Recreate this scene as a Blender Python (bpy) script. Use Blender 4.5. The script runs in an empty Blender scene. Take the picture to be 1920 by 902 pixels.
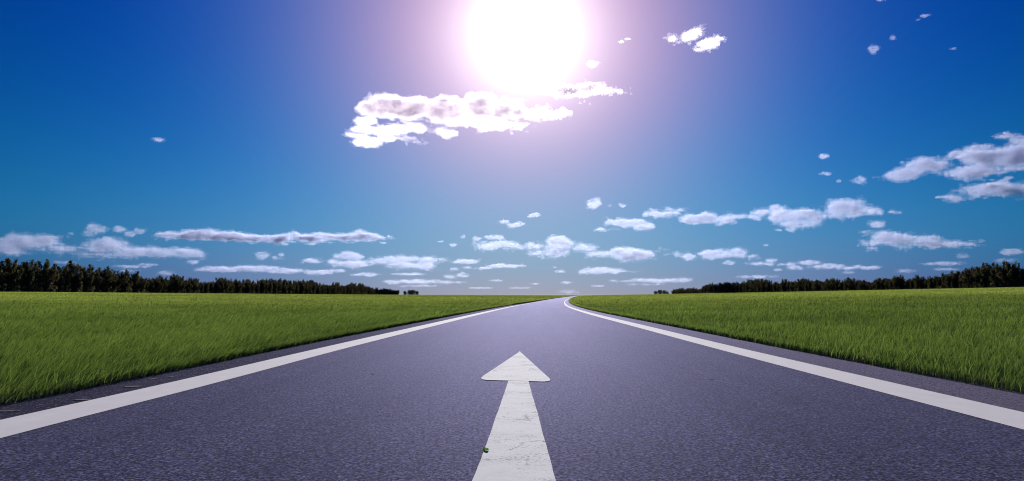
import bpy, math, random
import numpy as np
from mathutils import Vector, Matrix

SC = bpy.context.scene
COL = SC.collection
rng = np.random.default_rng(7)

# ------------------------------------------------------------------ camera
FPX = 1507.0                        # focal length in pixels of a 1920 px wide picture
EYE = 0.9
PITCH = math.atan(101.5 / FPX)
cd = bpy.data.cameras.new('camera'); cam = bpy.data.objects.new('camera', cd); COL.objects.link(cam)
cd.sensor_width = 36.0; cd.lens = 36.0 * FPX / 1920.0
cd.clip_start = 0.05; cd.clip_end = 200000.0
cam.location = (0, 0, EYE); cam.rotation_euler = (math.pi/2 + PITCH, 0, 0)
SC.camera = cam

# ------------------------------------------------------------------ sky, sun, exposure
SUN_EL, SUN_AZ = math.radians(18.3), math.radians(0.97)      # azimuth to the right of straight ahead (+Y)
sun_dir = Vector((math.sin(SUN_AZ)*math.cos(SUN_EL), math.cos(SUN_AZ)*math.cos(SUN_EL), math.sin(SUN_EL)))
world = bpy.data.worlds.new('World'); SC.world = world; world.use_nodes = True
nt = world.node_tree; nt.nodes.clear()
N = nt.nodes.new; LK = nt.links.new
sky = N('ShaderNodeTexSky'); sky.sky_type = 'NISHITA'; sky.sun_disc = False
sky.sun_elevation = SUN_EL; sky.sun_rotation = SUN_AZ
sky.air_density = 1.0; sky.dust_density = 0.0; sky.ozone_density = 4.0; sky.altitude = 300
SKY_STRENGTH = 0.10
def wmath(op, a, b=None, c=None):
    n = N('ShaderNodeMath'); n.operation = op
    for k, v in enumerate((a, b, c)):
        if v is None: continue
        if isinstance(v, (int, float)): n.inputs[k].default_value = v
        else: LK(v, n.inputs[k])
    return n.outputs[0]
tc = N('ShaderNodeTexCoord')
dot = N('ShaderNodeVectorMath'); dot.operation = 'DOT_PRODUCT'
LK(tc.outputs['Generated'], dot.inputs[0]); dot.inputs[1].default_value = sun_dir
ang = wmath('MULTIPLY', wmath('ARCCOSINE', wmath('MINIMUM', dot.outputs['Value'], 0.9999999)), 180/math.pi)   # degrees from the sun
sxyz = N('ShaderNodeSeparateXYZ'); LK(tc.outputs['Generated'], sxyz.inputs[0])
low = wmath('EXPONENT', wmath('MULTIPLY', wmath('MAXIMUM', sxyz.outputs['Z'], 0.0), -1/0.06))                 # 1 at the horizon
# clear deep-blue air (the sky texture's own colours, more saturated) and the bright ring of scattered light round the sun
sep = N('ShaderNodeSeparateColor'); LK(sky.outputs[0], sep.inputs[0])
comb = N('ShaderNodeCombineColor'); ring = N('ShaderNodeCombineColor')
#            gain    power  horizon  ring   width  wide ring, width, low air
AIR = [(0.0187, 2.94, 0.776, 0.560, 2.40, 0.770, 10.9, 0.560),
       (0.5164, 2.04, 1.986, 0.440, 4.00, 0.3032, 14.3, 0.451),
       (0.3521, 1.20, -0.017, 0.607, 3.32, 0.3705, 28.7, 0.004)]
under = wmath('MULTIPLY', low, wmath('EXPONENT', wmath('MULTIPLY', wmath('POWER', wmath('DIVIDE', ang, 24.0), 2.0), -1.0)))    # pale air low under the sun
core = wmath('MULTIPLY', wmath('EXPONENT', wmath('MULTIPLY', wmath('POWER', wmath('DIVIDE', ang, 2.9), 1.25), -1.0)), 2.15)
for k, (gain, powr, hor, A, s_, B, w_, C_) in enumerate(AIR):
    v = wmath('POWER', wmath('MULTIPLY', sep.outputs[k], SKY_STRENGTH), powr)
    v = wmath('MULTIPLY', wmath('MULTIPLY', v, gain/SKY_STRENGTH), wmath('EXPONENT', wmath('MULTIPLY', low, -hor)))
    LK(v, comb.inputs[k])
    near = wmath('MULTIPLY', wmath('EXPONENT', wmath('DIVIDE', ang, -s_)), A)
    wide = wmath('MULTIPLY', wmath('EXPONENT', wmath('MULTIPLY', wmath('POWER', wmath('DIVIDE', ang, w_), 2.0), -1.0)), B)
    LK(wmath('ADD', wmath('ADD', wmath('ADD', near, wide), core), wmath('MULTIPLY', under, C_)), ring.inputs[k])
bg = N('ShaderNodeBackground'); LK(comb.outputs[0], bg.inputs[0]); bg.inputs[1].default_value = SKY_STRENGTH
bg2 = N('ShaderNodeBackground'); LK(ring.outputs[0], bg2.inputs[0])
sumn = N('ShaderNodeAddShader'); LK(bg.outputs[0], sumn.inputs[0]); LK(bg2.outputs[0], sumn.inputs[1])
out = N('ShaderNodeOutputWorld'); LK(sumn.outputs[0], out.inputs[0])

sl = bpy.data.lights.new('sun', 'SUN'); sl.energy = 5.0; sl.angle = math.radians(0.5); sl.color = (1.0, 0.95, 0.95)
so = bpy.data.objects.new('sun', sl); COL.objects.link(so)
so.rotation_euler = (-sun_dir).to_track_quat('-Z', 'Y').to_euler(); so.location = (0, 40, 60)

SC.view_settings.view_transform = 'Standard'; SC.view_settings.look = 'None'
SC.view_settings.exposure = 0.0; SC.view_settings.gamma = 1.0; SC.view_settings.use_curve_mapping = False
SC.render.engine = 'CYCLES'
cy = SC.cycles
cy.use_denoising = True; cy.filter_width = 1.05
cy.max_bounces = 12; cy.diffuse_bounces = 3; cy.glossy_bounces = 3; cy.transmission_bounces = 4
cy.transparent_max_bounces = 24; cy.volume_bounces = 8; cy.volume_step_rate = 0.35; cy.volume_max_steps = 256
cy.sample_clamp_indirect = 6.0

# ------------------------------------------------------------------ helpers
def mat(name):
    m = bpy.data.materials.new(name); m.use_nodes = True
    t = m.node_tree; t.nodes.clear()
    o = t.nodes.new('ShaderNodeOutputMaterial')
    return m, t, o
class NB:
    """small node-building helper for one tree"""
    def __init__(s, t): s.t = t
    def n(s, typ, **kw):
        n = s.t.nodes.new(typ)
        for k, v in kw.items(): setattr(n, k, v)
        return n
    def link(s, a, b): s.t.links.new(a, b)
    def put(s, sock, v):
        if hasattr(v, 'is_output'): s.link(v, sock)
        elif isinstance(v, (tuple, list)) and sock.type == 'RGBA': sock.default_value = (*v, 1) if len(v) == 3 else v
        else: sock.default_value = v
    def math(s, op, a, b=None, clamp=False):
        n = s.n('ShaderNodeMath', operation=op, use_clamp=clamp); s.put(n.inputs[0], a)
        if b is not None: s.put(n.inputs[1], b)
        return n.outputs[0]
    def noise(s, vec, scale, detail=4, rough=0.5, out='Fac'):
        n = s.n('ShaderNodeTexNoise'); s.put(n.inputs['Vector'], vec); n.inputs['Scale'].default_value = scale
        n.inputs['Detail'].default_value = detail; n.inputs['Roughness'].default_value = rough
        return n.outputs[0 if out == 'Fac' else 1]
    def ramp(s, fac, lo, hi):
        n = s.n('ShaderNodeMapRange'); s.put(n.inputs[0], fac); n.inputs[1].default_value = lo; n.inputs[2].default_value = hi
        return n.outputs[0]
    def mix(s, fac, a, b, blend='MIX'):
        n = s.n('ShaderNodeMix', data_type='RGBA', blend_type=blend); s.put(n.inputs[0], fac); s.put(n.inputs[6], a); s.put(n.inputs[7], b)
        return n.outputs[2]
    def mapping(s, vec, scale):
        n = s.n('ShaderNodeMapping'); s.put(n.inputs[0], vec); n.inputs['Scale'].default_value = scale
        return n.outputs[0]
def principled(b, o, base, rough=0.6, spec=0.5, normal=None):
    p = b.n('ShaderNodeBsdfPrincipled'); b.put(p.inputs['Base Color'], base); b.put(p.inputs['Roughness'], rough)
    b.put(p.inputs['Specular IOR Level'], spec)
    if normal is not None: b.link(normal, p.inputs['Normal'])
    b.link(p.outputs[0], o.inputs[0]); return p

def mesh_np(name, V, F, m=None, smooth=False):
    """V (n,3) array; F: list of int arrays, each (k,3) or (k,4)"""
    me = bpy.data.meshes.new(name)
    V = np.ascontiguousarray(V, dtype=np.float32)
    F = [np.asarray(f, dtype=np.int32) for f in (F if isinstance(F, list) else [F]) if len(f)]
    sizes = np.concatenate([np.full(len(f), f.shape[1], np.int32) for f in F])
    loops = np.concatenate([f.ravel() for f in F])
    me.vertices.add(len(V)); me.vertices.foreach_set('co', V.ravel())
    me.loops.add(len(loops)); me.loops.foreach_set('vertex_index', loops)
    me.polygons.add(len(sizes)); starts = np.concatenate([[0], np.cumsum(sizes)[:-1]]).astype(np.int32)
    me.polygons.foreach_set('loop_start', starts)
    me.polygons.foreach_set('use_smooth', np.full(len(sizes), smooth))
    if m: me.materials.append(m)
    me.update(calc_edges=True); me.validate()
    return me
def link(name, me, parent=None, loc=None):
    o = bpy.data.objects.new(name, me); COL.objects.link(o)
    if parent: o.parent = parent
    if loc is not None: o.location = loc
    return o
def tag(o, label=None, cat=None, group=None, kind=None):
    for k, v in (('label', label), ('category', cat), ('group', group), ('kind', kind)):
        if v: o[k] = v
    return o
def empty(name, loc, rz=0.0):
    o = bpy.data.objects.new(name, None); COL.objects.link(o); o.location = loc; o.rotation_euler = (0, 0, rz)
    o.empty_display_size = 0.5; return o

# smooth curve through knots (Catmull-Rom in the first column, on log distance)
def smooth(d, kd, kv):
    kd = np.asarray(kd, float); kv = np.asarray(kv, float)
    d = np.clip(d, kd[0], kd[-1]); i = np.clip(np.searchsorted(kd, d) - 1, 0, len(kd) - 2)
    m = np.gradient(kv, kd); s = (kv[1:] - kv[:-1]) / (kd[1:] - kd[:-1])
    m = m.copy()
    for k in range(len(kv) - 1):                       # limit the slopes so that the curve never overshoots
        lim = 3 * min(abs(s[k]), abs(s[k]))
        for j in (k, k + 1):
            if abs(m[j]) > lim: m[j] = math.copysign(lim, m[j])
    h = kd[i+1] - kd[i]; t = (d - kd[i]) / h
    h00 = 2*t**3 - 3*t**2 + 1; h10 = t**3 - 2*t**2 + t; h01 = -2*t**3 + 3*t**2; h11 = t**3 - t**2
    return h00*kv[i] + h10*h*m[i] + h01*kv[i+1] + h11*h*m[i+1]

# ------------------------------------------------------------------ plan of the road (metres, +Y ahead of the camera)
KD = [-60, 0, 3.96, 5.47, 7.61, 12.85, 23.15, 38, 61, 88, 130, 200, 303, 500, 681, 908, 1800, 4000]
KL = [-3.9, -3.62, -3.50, -3.44, -3.30, -3.05, -2.45, -1.55, 0.0, 2.15, 5.4, 11.2, 20.4, 38.5, 55.5, 79, 172, 400]
KR = [3.75, 3.68, 3.66, 3.66, 3.65, 3.62, 3.66, 3.71, 4.27, 5.75, 8.7, 14.3, 23.3, 41.5, 59, 83.5, 177, 405]
def line_l(d): return smooth(d, KD, KL)
def line_r(d): return smooth(d, KD, KR)
def off_l(d): return np.interp(d, [0, 8, 17, 61, 88, 130, 300], [0.82, 0.80, 0.85, 0.72, 0.6, 0.45, 0.4])
def off_r(d): return np.interp(d, [0, 8, 21, 35, 50, 97, 300], [1.03, 0.99, 0.92, 0.82, 0.72, 0.55, 0.4])
def edge_l(d): return line_l(d) - off_l(d)
def edge_r(d): return line_r(d) + off_r(d)
def half_line(d): return np.interp(d, [0, 5, 13, 28, 45, 88, 300], [0.26, 0.255, 0.225, 0.21, 0.165, 0.06, 0.05])
def terrain(x, d):
    kl = np.interp(d, [0, 321, 455, 762, 1400, 2450, 6000], [.0086, .0086, .0060, .0034, .0018, .0011, .0005])
    kr = np.interp(d, [0, 408, 657, 900, 1174, 2177, 6000], [.0205, .0205, .0172, .0166, .0142, .0108, .0055])
    ol = np.clip(edge_l(d) - 0.5 - x, 0, 330); orr = np.clip(x - edge_r(d) - 0.5, 0, 330)
    return kl*ol + kr*orr
D_ROAD = np.concatenate([np.arange(-40, 0, 4.0), np.arange(0, 40, 0.5), np.arange(40, 140, 1.0), np.geomspace(140, 1800, 120)])

# ------------------------------------------------------------------ materials of the setting
def asphalt(name, tint, dark, light, dust=0.0, gloss=0.22):
    m, t, o = mat(name); b = NB(t)
    g = b.n('ShaderNodeNewGeometry').outputs['Position']
    v = b.n('ShaderNodeTexVoronoi'); b.put(v.inputs['Vector'], g); v.inputs['Scale'].default_value = 80
    sepc = b.n('ShaderNodeSeparateColor'); b.link(v.outputs['Color'], sepc.inputs[0])
    grain = b.math('POWER', sepc.outputs[0], 1.6)
    v2 = b.n('ShaderNodeTexVoronoi'); b.put(v2.inputs['Vector'], g); v2.inputs['Scale'].default_value = 42
    sep2 = b.n('ShaderNodeSeparateColor'); b.link(v2.outputs['Color'], sep2.inputs[0])
    stone = b.math('GREATER_THAN', sep2.outputs[0], 0.86)
    base = b.mix(grain, dark, light)
    base = b.mix(b.math('MULTIPLY', stone, 0.55), base, b.mix(sep2.outputs[1], tuple(c*1.9 for c in tint), (0.20, 0.16, 0.14)))
    base = b.mix(b.math('GREATER_THAN', sepc.outputs[1], 0.955), base, (0.52, 0.52, 0.60))
    base = b.mix(b.math('GREATER_THAN', sepc.outputs[2], 0.90), base, (0.015, 0.015, 0.02))
    # pores between the stones
    pore = b.ramp(b.noise(g, 42, 5, 0.7), 0.40, 0.47)
    base = b.mix(b.math('SUBTRACT', 1.0, pore), base, (0.02, 0.02, 0.025))
    # broad wear, stretched along the road
    u = b.n('ShaderNodeUVMap', uv_map='road_uv').outputs[0]
    wear = b.ramp(b.noise(b.mapping(u, (1.3, 0.035, 1)), 1.0, 5, 0.6), 0.32, 0.70)
    base = b.mix(wear, b.mix(1.0, base, (0.74, 0.74, 0.75), 'MULTIPLY'), b.mix(1.0, base, (1.26, 1.24, 1.22), 'MULTIPLY'))
    patch = b.ramp(b.noise(b.mapping(u, (0.35, 0.25, 1)), 1.0, 6, 0.65), 0.3, 0.72)
    base = b.mix(patch, b.mix(1.0, base, (0.90, 0.88, 0.90), 'MULTIPLY'), b.mix(1.0, base, (1.10, 1.10, 1.08), 'MULTIPLY'))
    if dust:
        du = b.ramp(b.noise(b.mapping(u, (2.2, 0.5, 1)), 1.0, 6, 0.7), 0.45, 0.75)
        base = b.mix(b.math('MULTIPLY', du, dust), base, (0.44, 0.32, 0.31))
    h = b.math('ADD', b.math('MULTIPLY', grain, 0.5), b.math('MULTIPLY', pore, 0.8))
    bp = b.n('ShaderNodeBump'); bp.inputs['Strength'].default_value = 0.75; bp.inputs['Distance'].default_value = 0.009
    b.link(h, bp.inputs['Height'])
    df = b.n('ShaderNodeBsdfDiffuse'); b.link(base, df.inputs['Color']); df.inputs['Roughness'].default_value = 0.6; b.link(bp.outputs[0], df.inputs['Normal'])
    gs = b.n('ShaderNodeBsdfGlossy'); gs.inputs['Color'].default_value = (0.58, 0.58, 0.86, 1); gs.inputs['Roughness'].default_value = 0.72; b.link(bp.outputs[0], gs.inputs['Normal'])
    fr = b.n('ShaderNodeFresnel'); fr.inputs['IOR'].default_value = 1.22
    mx = b.n('ShaderNodeMixShader'); b.link(b.math("MULTIPLY", fr.outputs[0], gloss), mx.inputs[0]); b.link(df.outputs[0], mx.inputs[1]); b.link(gs.outputs[0], mx.inputs[2])
    b.link(mx.outputs[0], o.inputs[0])
    return m
M_ROAD = asphalt('asphalt', (0.10, 0.10, 0.13), (0.020, 0.022, 0.042), (0.370, 0.385, 0.630))
M_SHL = asphalt('asphalt_shoulder', (0.09, 0.09, 0.11), (0.026, 0.026, 0.042), (0.115, 0.112, 0.160), 0.10, 0.12)
M_SHR = asphalt('asphalt_dusty_shoulder', (0.12, 0.10, 0.10), (0.21, 0.17, 0.19), (0.46, 0.39, 0.44), 0.4, 0.22)

def paint(name, col, worn):
    m, t, o = mat(name); b = NB(t)
    g = b.n('ShaderNodeNewGeometry').outputs['Position']
    dirt = b.ramp(b.noise(b.mapping(g, (1.0, 0.6, 1)), 5.0, 6, 0.65), 0.35, 0.75)
    base = b.mix(dirt, col, tuple(c*0.90 for c in col))
    fine = b.noise(g, 150, 3, 0.6)
    base = b.mix(b.ramp(fine, 0.35, 0.75), base, b.mix(1.0, base, (0.92, 0.91, 0.90), 'MULTIPLY'))
    if worn:
        # pits and chips where the paint has lifted off the stones, in rows across the marking
        rows = b.noise(b.mapping(g, (3.0, 17.0, 1)), 1.0, 5, 0.65)
        pits = b.noise(b.mapping(g, (42, 62, 1)), 1.0, 5, 0.68)
        zone = b.noise(g, 2.1, 4, 0.6)
        thr = b.math('ADD', b.math('MULTIPLY', rows, 0.30), b.math('ADD', pits, b.math('MULTIPLY', zone, 0.55)))
        hole = b.ramp(thr, 0.99, 1.10)
        stainf = b.ramp(b.noise(b.mapping(g, (1.5, 3.0, 1)), 2.2, 6, 0.7), 0.45, 0.72)
        base = b.mix(b.math('MULTIPLY', stainf, 0.35), base, (0.50, 0.52, 0.46))
        # a few thin cracks
        v = b.n('ShaderNodeTexVoronoi', feature='DISTANCE_TO_EDGE'); v.inputs['Scale'].default_value = 1.25
        wob = b.n('ShaderNodeVectorMath', operation='ADD'); b.put(wob.inputs[0], g)
        nz = b.n('ShaderNodeVectorMath', operation='SCALE'); b.link(b.noise(g, 9, 4, 0.6, 'Color'), nz.inputs[0]); nz.inputs['Scale'].default_value = 0.22
        b.link(nz.outputs[0], wob.inputs[1]); b.link(wob.outputs[0], v.inputs['Vector'])
        crack = b.math('MULTIPLY', b.math('LESS_THAN', v.outputs[0], 0.008), b.math('GREATER_THAN', b.noise(g, 1.3, 2), 0.58))
        hole = b.math('MAXIMUM', hole, crack)
        base = b.mix(hole, base, (0.15, 0.15, 0.155))
    bp = b.n('ShaderNodeBump'); bp.inputs['Strength'].default_value = 0.3; bp.inputs['Distance'].default_value = 0.004
    b.link(b.noise(g, 70, 4, 0.6), bp.inputs['Height'])
    principled(b, o, base, 0.85, 0.08, bp.outputs[0])
    return m
M_LINE = paint('line_paint', (0.88, 0.86, 0.85), False)
M_ARROW = paint('arrow_paint', (0.86, 0.88, 0.86), True)

# ------------------------------------------------------------------ ground, road, shoulders, markings
def strip(name, d, x0, x1, z, m, ncol=1, parent=None):
    t = np.linspace(0, 1, ncol + 1)
    X = x0[:, None]*(1 - t) + x1[:, None]*t; Y = np.repeat(d[:, None], ncol + 1, 1)
    V = np.stack([X, Y, np.full_like(X, z)], -1).reshape(-1, 3)
    idx = np.arange(len(V)).reshape(len(d), -1)
    F = np.stack([idx[:-1, :-1], idx[:-1, 1:], idx[1:, 1:], idx[1:, :-1]], -1).reshape(-1, 4)
    me = mesh_np(name, V, F, m)
    uv = me.uv_layers.new(name='road_uv')
    vi = np.empty(len(me.loops), np.int32); me.loops.foreach_get('vertex_index', vi)
    mid = 0.5*(line_l(d) + line_r(d))
    U = np.stack([X - mid[:, None], Y], -1).reshape(-1, 2)
    uv.data.foreach_set('uv', U[vi].astype(np.float32).ravel())
    return link(name, me, parent)
d = D_ROAD
road = strip('road', d, line_l(d) - half_line(d), line_r(d) + half_line(d), 0.0, M_ROAD, 8)
tag(road, 'grey blue asphalt road bending right between the green fields', 'road', kind='structure')
s1 = strip('road_shoulder', d, edge_l(d) - 0.12, line_l(d) - half_line(d), -0.002, M_SHL, 2)
tag(s1, 'dark grey asphalt shoulder outside the left white line', 'road shoulder', kind='structure')
s2 = strip('road_shoulder', d, line_r(d) + half_line(d), edge_r(d) + 0.12, -0.002, M_SHR, 2)
tag(s2, 'pinkish brown dusty shoulder outside the right white line', 'road shoulder', kind='structure')
e1 = strip('edge_line', d, line_l(d) - half_line(d), line_l(d) + half_line(d), 0.004, M_LINE, 2, road)
e1['label'] = 'white line along the left edge of the road'
e2 = strip('edge_line', d, line_r(d) - half_line(d), line_r(d) + half_line(d), 0.004, M_LINE, 2, road)
e2['label'] = 'white line along the right edge, bending into the far curve'

def poly_mesh(name, pts, z, m, thick=0.003):
    n = len(pts); cx = np.mean([p[0] for p in pts]); cy_ = np.mean([p[1] for p in pts])
    V = [(p[0], p[1], z) for p in pts] + [(p[0] + (p[0]-cx)*0.004, p[1] + (p[1]-cy_)*0.002, z - thick) for p in pts] + [(cx, cy_, z)]
    F = [(i, (i+1) % n, 2*n) for i in range(n)]
    Q = [(i, n+i, n+(i+1) % n, (i+1) % n) for i in range(n)]
    return mesh_np(name, np.array(V), [np.array(F), np.array(Q)], m)
def edge_path(pts, step=0.16, amp=0.0022):
    """subdivide an outline and roughen it slightly, as painted edges are"""
    r = random.Random(3); o = []
    for a, c in zip(pts, pts[1:] + pts[:1]):
        L = math.dist(a, c); k = max(1, int(L/step))
        for i in range(k):
            t = i/k; o.append((a[0]+(c[0]-a[0])*t + (r.uniform(-amp, amp) if i else 0), a[1]+(c[1]-a[1])*t))
    return o
head = [(0.12, 12.85), (0.105, 12.6), (-0.315, 8.98), (-0.333, 8.74), (-0.32, 8.60), (-0.27, 8.52), (0.33, 8.37), (0.385, 8.42), (0.405, 8.56), (0.40, 8.70), (0.135, 12.6)]
shaft = [(0.172, 8.44), (0.178, 7.6), (0.19, 6.6), (0.200, 5.2), (0.212, 3.96), (0.218, 3.2), (-0.20, 3.2), (-0.192, 3.96), (-0.165, 4.6), (-0.13, 5.6), (-0.092, 6.75), (-0.07, 7.4), (-0.040, 8.44)]
arrow = link('direction_arrow', poly_mesh('direction_arrow', head[::-1], 0.0064, M_ARROW, 0.002), road)
arrow['label'] = 'worn white straight ahead arrow painted in the middle of the road'
link('arrow_shaft', poly_mesh('arrow_shaft', edge_path(shaft)[::-1], 0.0050, M_ARROW), arrow)

# ground sheet
m_g, t, o = mat('field_soil'); b = NB(t)
g = b.n('ShaderNodeNewGeometry').outputs['Position']
nz = b.ramp(b.noise(b.mapping(g, (0.02, 0.05, 0.02)), 1.0, 6, 0.6), 0.35, 0.7)
principled(b, o, b.mix(nz, (0.030, 0.048, 0.012), (0.052, 0.072, 0.018)), 0.9, 0.1)
dg = np.concatenate([np.arange(-60, 0, 6.0), np.arange(0, 60, 1.0), np.geomspace(60, 30000, 130)])
offs = np.concatenate([[0, 0.5, 1, 2, 4, 8, 14, 22], np.geomspace(30, 20000, 40)])
el, er = edge_l(dg), edge_r(dg)
inner = np.linspace(0, 1, 6)
X = np.concatenate([el[:, None] - offs[::-1][None], (el[:, None]*(1-inner) + er[:, None]*inner)[:, 1:-1], er[:, None] + offs[None]], 1)
Y = np.repeat(dg[:, None], X.shape[1], 1)
V = np.stack([X, Y, terrain(X, Y) - 0.012], -1).reshape(-1, 3)
idx = np.arange(len(V)).reshape(X.shape)
ground = link('ground', mesh_np('ground', V, np.stack([idx[:-1, :-1], idx[:-1, 1:], idx[1:, 1:], idx[1:, :-1]], -1).reshape(-1, 4), m_g, True))
tag(ground, 'green field ground reaching to the horizon', 'ground', kind='structure')

# ------------------------------------------------------------------ the green crop on both sides
m_c, t, o = mat('green_crop'); b = NB(t)
at = b.n('ShaderNodeAttribute', attribute_name='blade_tint').outputs['Color']
df = b.n('ShaderNodeBsdfDiffuse'); b.link(at, df.inputs[0])
tr = b.n('ShaderNodeBsdfTranslucent'); b.link(b.mix(1.0, at, (1.25, 1.5, 0.6), 'MULTIPLY'), tr.inputs[0])
gl = b.n('ShaderNodeBsdfGlossy'); gl.inputs['Roughness'].default_value = 0.42; gl.inputs[0].default_value = (0.8, 0.85, 0.8, 1)
m1 = b.n('ShaderNodeMixShader'); m1.inputs[0].default_value = 0.5; b.link(df.outputs[0], m1.inputs[1]); b.link(tr.outputs[0], m1.inputs[2])
m2 = b.n('ShaderNodeMixShader'); m2.inputs[0].default_value = 0.08; b.link(m1.outputs[0], m2.inputs[1]); b.link(gl.outputs[0], m2.inputs[2])
b.link(m2.outputs[0], o.inputs[0])

def vnoise2(x, y, seed):
    r = np.random.default_rng(seed).random((256, 256))
    xi = np.floor(x).astype(int); yi = np.floor(y).astype(int); fx = x - xi; fy = y - yi
    fx = fx*fx*(3-2*fx); fy = fy*fy*(3-2*fy)
    a = r[xi % 256, yi % 256]; c = r[(xi+1) % 256, yi % 256]; e = r[xi % 256, (yi+1) % 256]; f = r[(xi+1) % 256, (yi+1) % 256]
    return (a*(1-fx)+c*fx)*(1-fy) + (e*(1-fx)+f*fx)*fy

def crop_side(side):
    Xs, Ds = [], []
    # rings of growing distance; the number of blades per ring is about constant
    rings = np.concatenate([[-3, 0, 2.5], np.geomspace(4, 900, 30)])
    for d0, d1 in zip(rings[:-1], rings[1:]):
        dm = 0.5*(d0 + d1)
        reach = max(1.0, 0.95*max(dm, 0) + 6)
        dens = min(480.0, 60000.0/max(dm, 3)**2) if dm > 4 else 350
        e = edge_r(np.array([dm]))[0] if side > 0 else -edge_l(np.array([dm]))[0]
        wid = max(reach - e, 2.0) if dm > 5 else 2.5
        n = int(dens*(d1 - d0)*wid)
        dd = rng.uniform(d0, d1, n)
        ee = edge_r(dd) if side > 0 else -edge_l(dd)
        w_out = np.maximum(0.95*dd + 6 - ee, 2.5)
        xx = ee + 0.05 + rng.random(n)*w_out
        Xs.append(xx*side); Ds.append(dd)
        k = int((d1 - d0)*min(220, 4200/max(dm, 3)))                     # a denser fringe along the asphalt
        dd = rng.uniform(d0, d1, k); ee = edge_r(dd) if side > 0 else -edge_l(dd)
        Xs.append((ee - 0.03 + rng.random(k)*0.16)*side); Ds.append(dd)
    x = np.concatenate(Xs); dd = np.concatenate(Ds); n = len(x)
    z = terrain(x, dd)
    outer = np.clip((np.abs(x) - (edge_r(dd) if side > 0 else -edge_l(dd)))/0.25, 0, 1)      # shorter at the very edge
    far = np.maximum(dd, 3)
    patch = vnoise2(x*0.35 + 40, dd*0.22 + 40, 5)*0.6 + vnoise2(x*1.3, dd*0.9, 6)*0.4
    hgt = (0.155 + 0.08*rng.random(n))*(0.82 + 0.36*patch)
    tall = rng.random(n) < 0.05; hgt[tall] *= 1.22; hgt *= 0.55 + 0.45*outer
    wid = np.maximum(0.0045, 0.0007*far)*(0.7 + 0.6*rng.random(n))
    # wind from the left: the blades lean over to the right
    lean_x = hgt*(0.30 + 0.45*rng.random(n) - (0.28 if side > 0 else 0.0)*1.2)
    lean_y = hgt*rng.normal(0, 0.32, n); lean_x = lean_x + hgt*rng.normal(0, 0.22, n)
    a = rng.uniform(-1.1, 1.1, n); wx = np.cos(a)*wid*0.5; wy = np.sin(a)*wid*0.5
    base = np.stack([x, dd, z - 0.01], -1); W = np.stack([wx, wy, 0*wx], -1)
    mid = base + np.stack([lean_x*0.32, lean_y*0.32, hgt*0.58], -1)
    tip = base + np.stack([lean_x, lean_y, hgt], -1)
    V = np.stack([base - W*0.8, base + W*0.8, mid + W, mid - W, tip + W*0.25, tip - W*0.25], 1).reshape(-1, 3)
    i = np.arange(n)[:, None]*6
    F = np.concatenate([i + np.array([0, 1, 2, 3]), i + np.array([3, 2, 4, 5])], 0)
    me = mesh_np('crop', V, F, m_c, False)
    r = rng.random((n, 1)); q = rng.random((n, 1)); p = patch[:, None]
    green = np.array([0.038, 0.068, 0.013]); yell = np.array([0.075, 0.100, 0.022]); dark = np.array([0.016, 0.036, 0.012]); pale = np.array([0.22, 0.26, 0.10])
    c = green*(1-r) + yell*r
    c = np.where(q < 0.40, dark*(0.7+0.6*r), c); c = np.where(q > 0.87, pale, c)
    far_glow = np.clip((dd - 22)/70, 0, 1)[:, None]                        # distant blades brightened and yellowed: sun glow painted into their colour
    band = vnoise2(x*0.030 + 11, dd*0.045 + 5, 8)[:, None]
    c = c*(0.72 + 0.56*p)*(0.85 + 0.45*far_glow)*(0.80 + 0.40*band)*(1 + np.array([0.25, 0.05, 0.15])*far_glow)
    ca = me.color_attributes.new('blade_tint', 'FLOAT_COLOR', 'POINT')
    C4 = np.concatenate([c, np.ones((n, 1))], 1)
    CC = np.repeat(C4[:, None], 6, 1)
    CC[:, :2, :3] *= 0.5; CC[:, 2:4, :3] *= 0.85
    CC[:, 4:, :3] = CC[:, 4:, :3]*0.3 + np.array([0.27, 0.33, 0.125])*0.7*((0.7 + 0.6*p)*(0.68 + 0.78*far_glow)*(0.8 + 0.4*band))[:, None]*(1 + np.array([0.30, 0.08, 0.15])*far_glow[:, None])      # the pale ears at the tips
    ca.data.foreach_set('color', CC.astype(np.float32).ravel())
    ob = link('crop_grass', me)
    return tag(ob, 'tall green cereal crop filling the field on the %s of the road' % ('right' if side > 0 else 'left'), 'crop', kind='stuff')
crop_side(-1); crop_side(1)

# ------------------------------------------------------------------ trees in the two rows beyond the fields
m_leaf, t, o = mat('dark_foliage'); b = NB(t)
at = b.n('ShaderNodeAttribute', attribute_name='leaf_tint').outputs['Color']
df = b.n('ShaderNodeBsdfDiffuse'); b.link(at, df.inputs[0])
tr = b.n('ShaderNodeBsdfTranslucent'); b.link(b.mix(1.0, at, (1.2, 1.1, 0.6), 'MULTIPLY'), tr.inputs[0])
m1 = b.n('ShaderNodeMixShader'); m1.inputs[0].default_value = 0.3; b.link(df.outputs[0], m1.inputs[1]); b.link(tr.outputs[0], m1.inputs[2])
b.link(m1.outputs[0], o.inputs[0])
m_bark, t, o = mat('bark'); b = NB(t)
g = b.n('ShaderNodeTexCoord').outputs['Object']
principled(b, o, b.mix(b.noise(b.mapping(g, (40, 40, 6)), 1.0, 4), (0.06, 0.05, 0.045), (0.16, 0.14, 0.12)), 0.9, 0.1)

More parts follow.
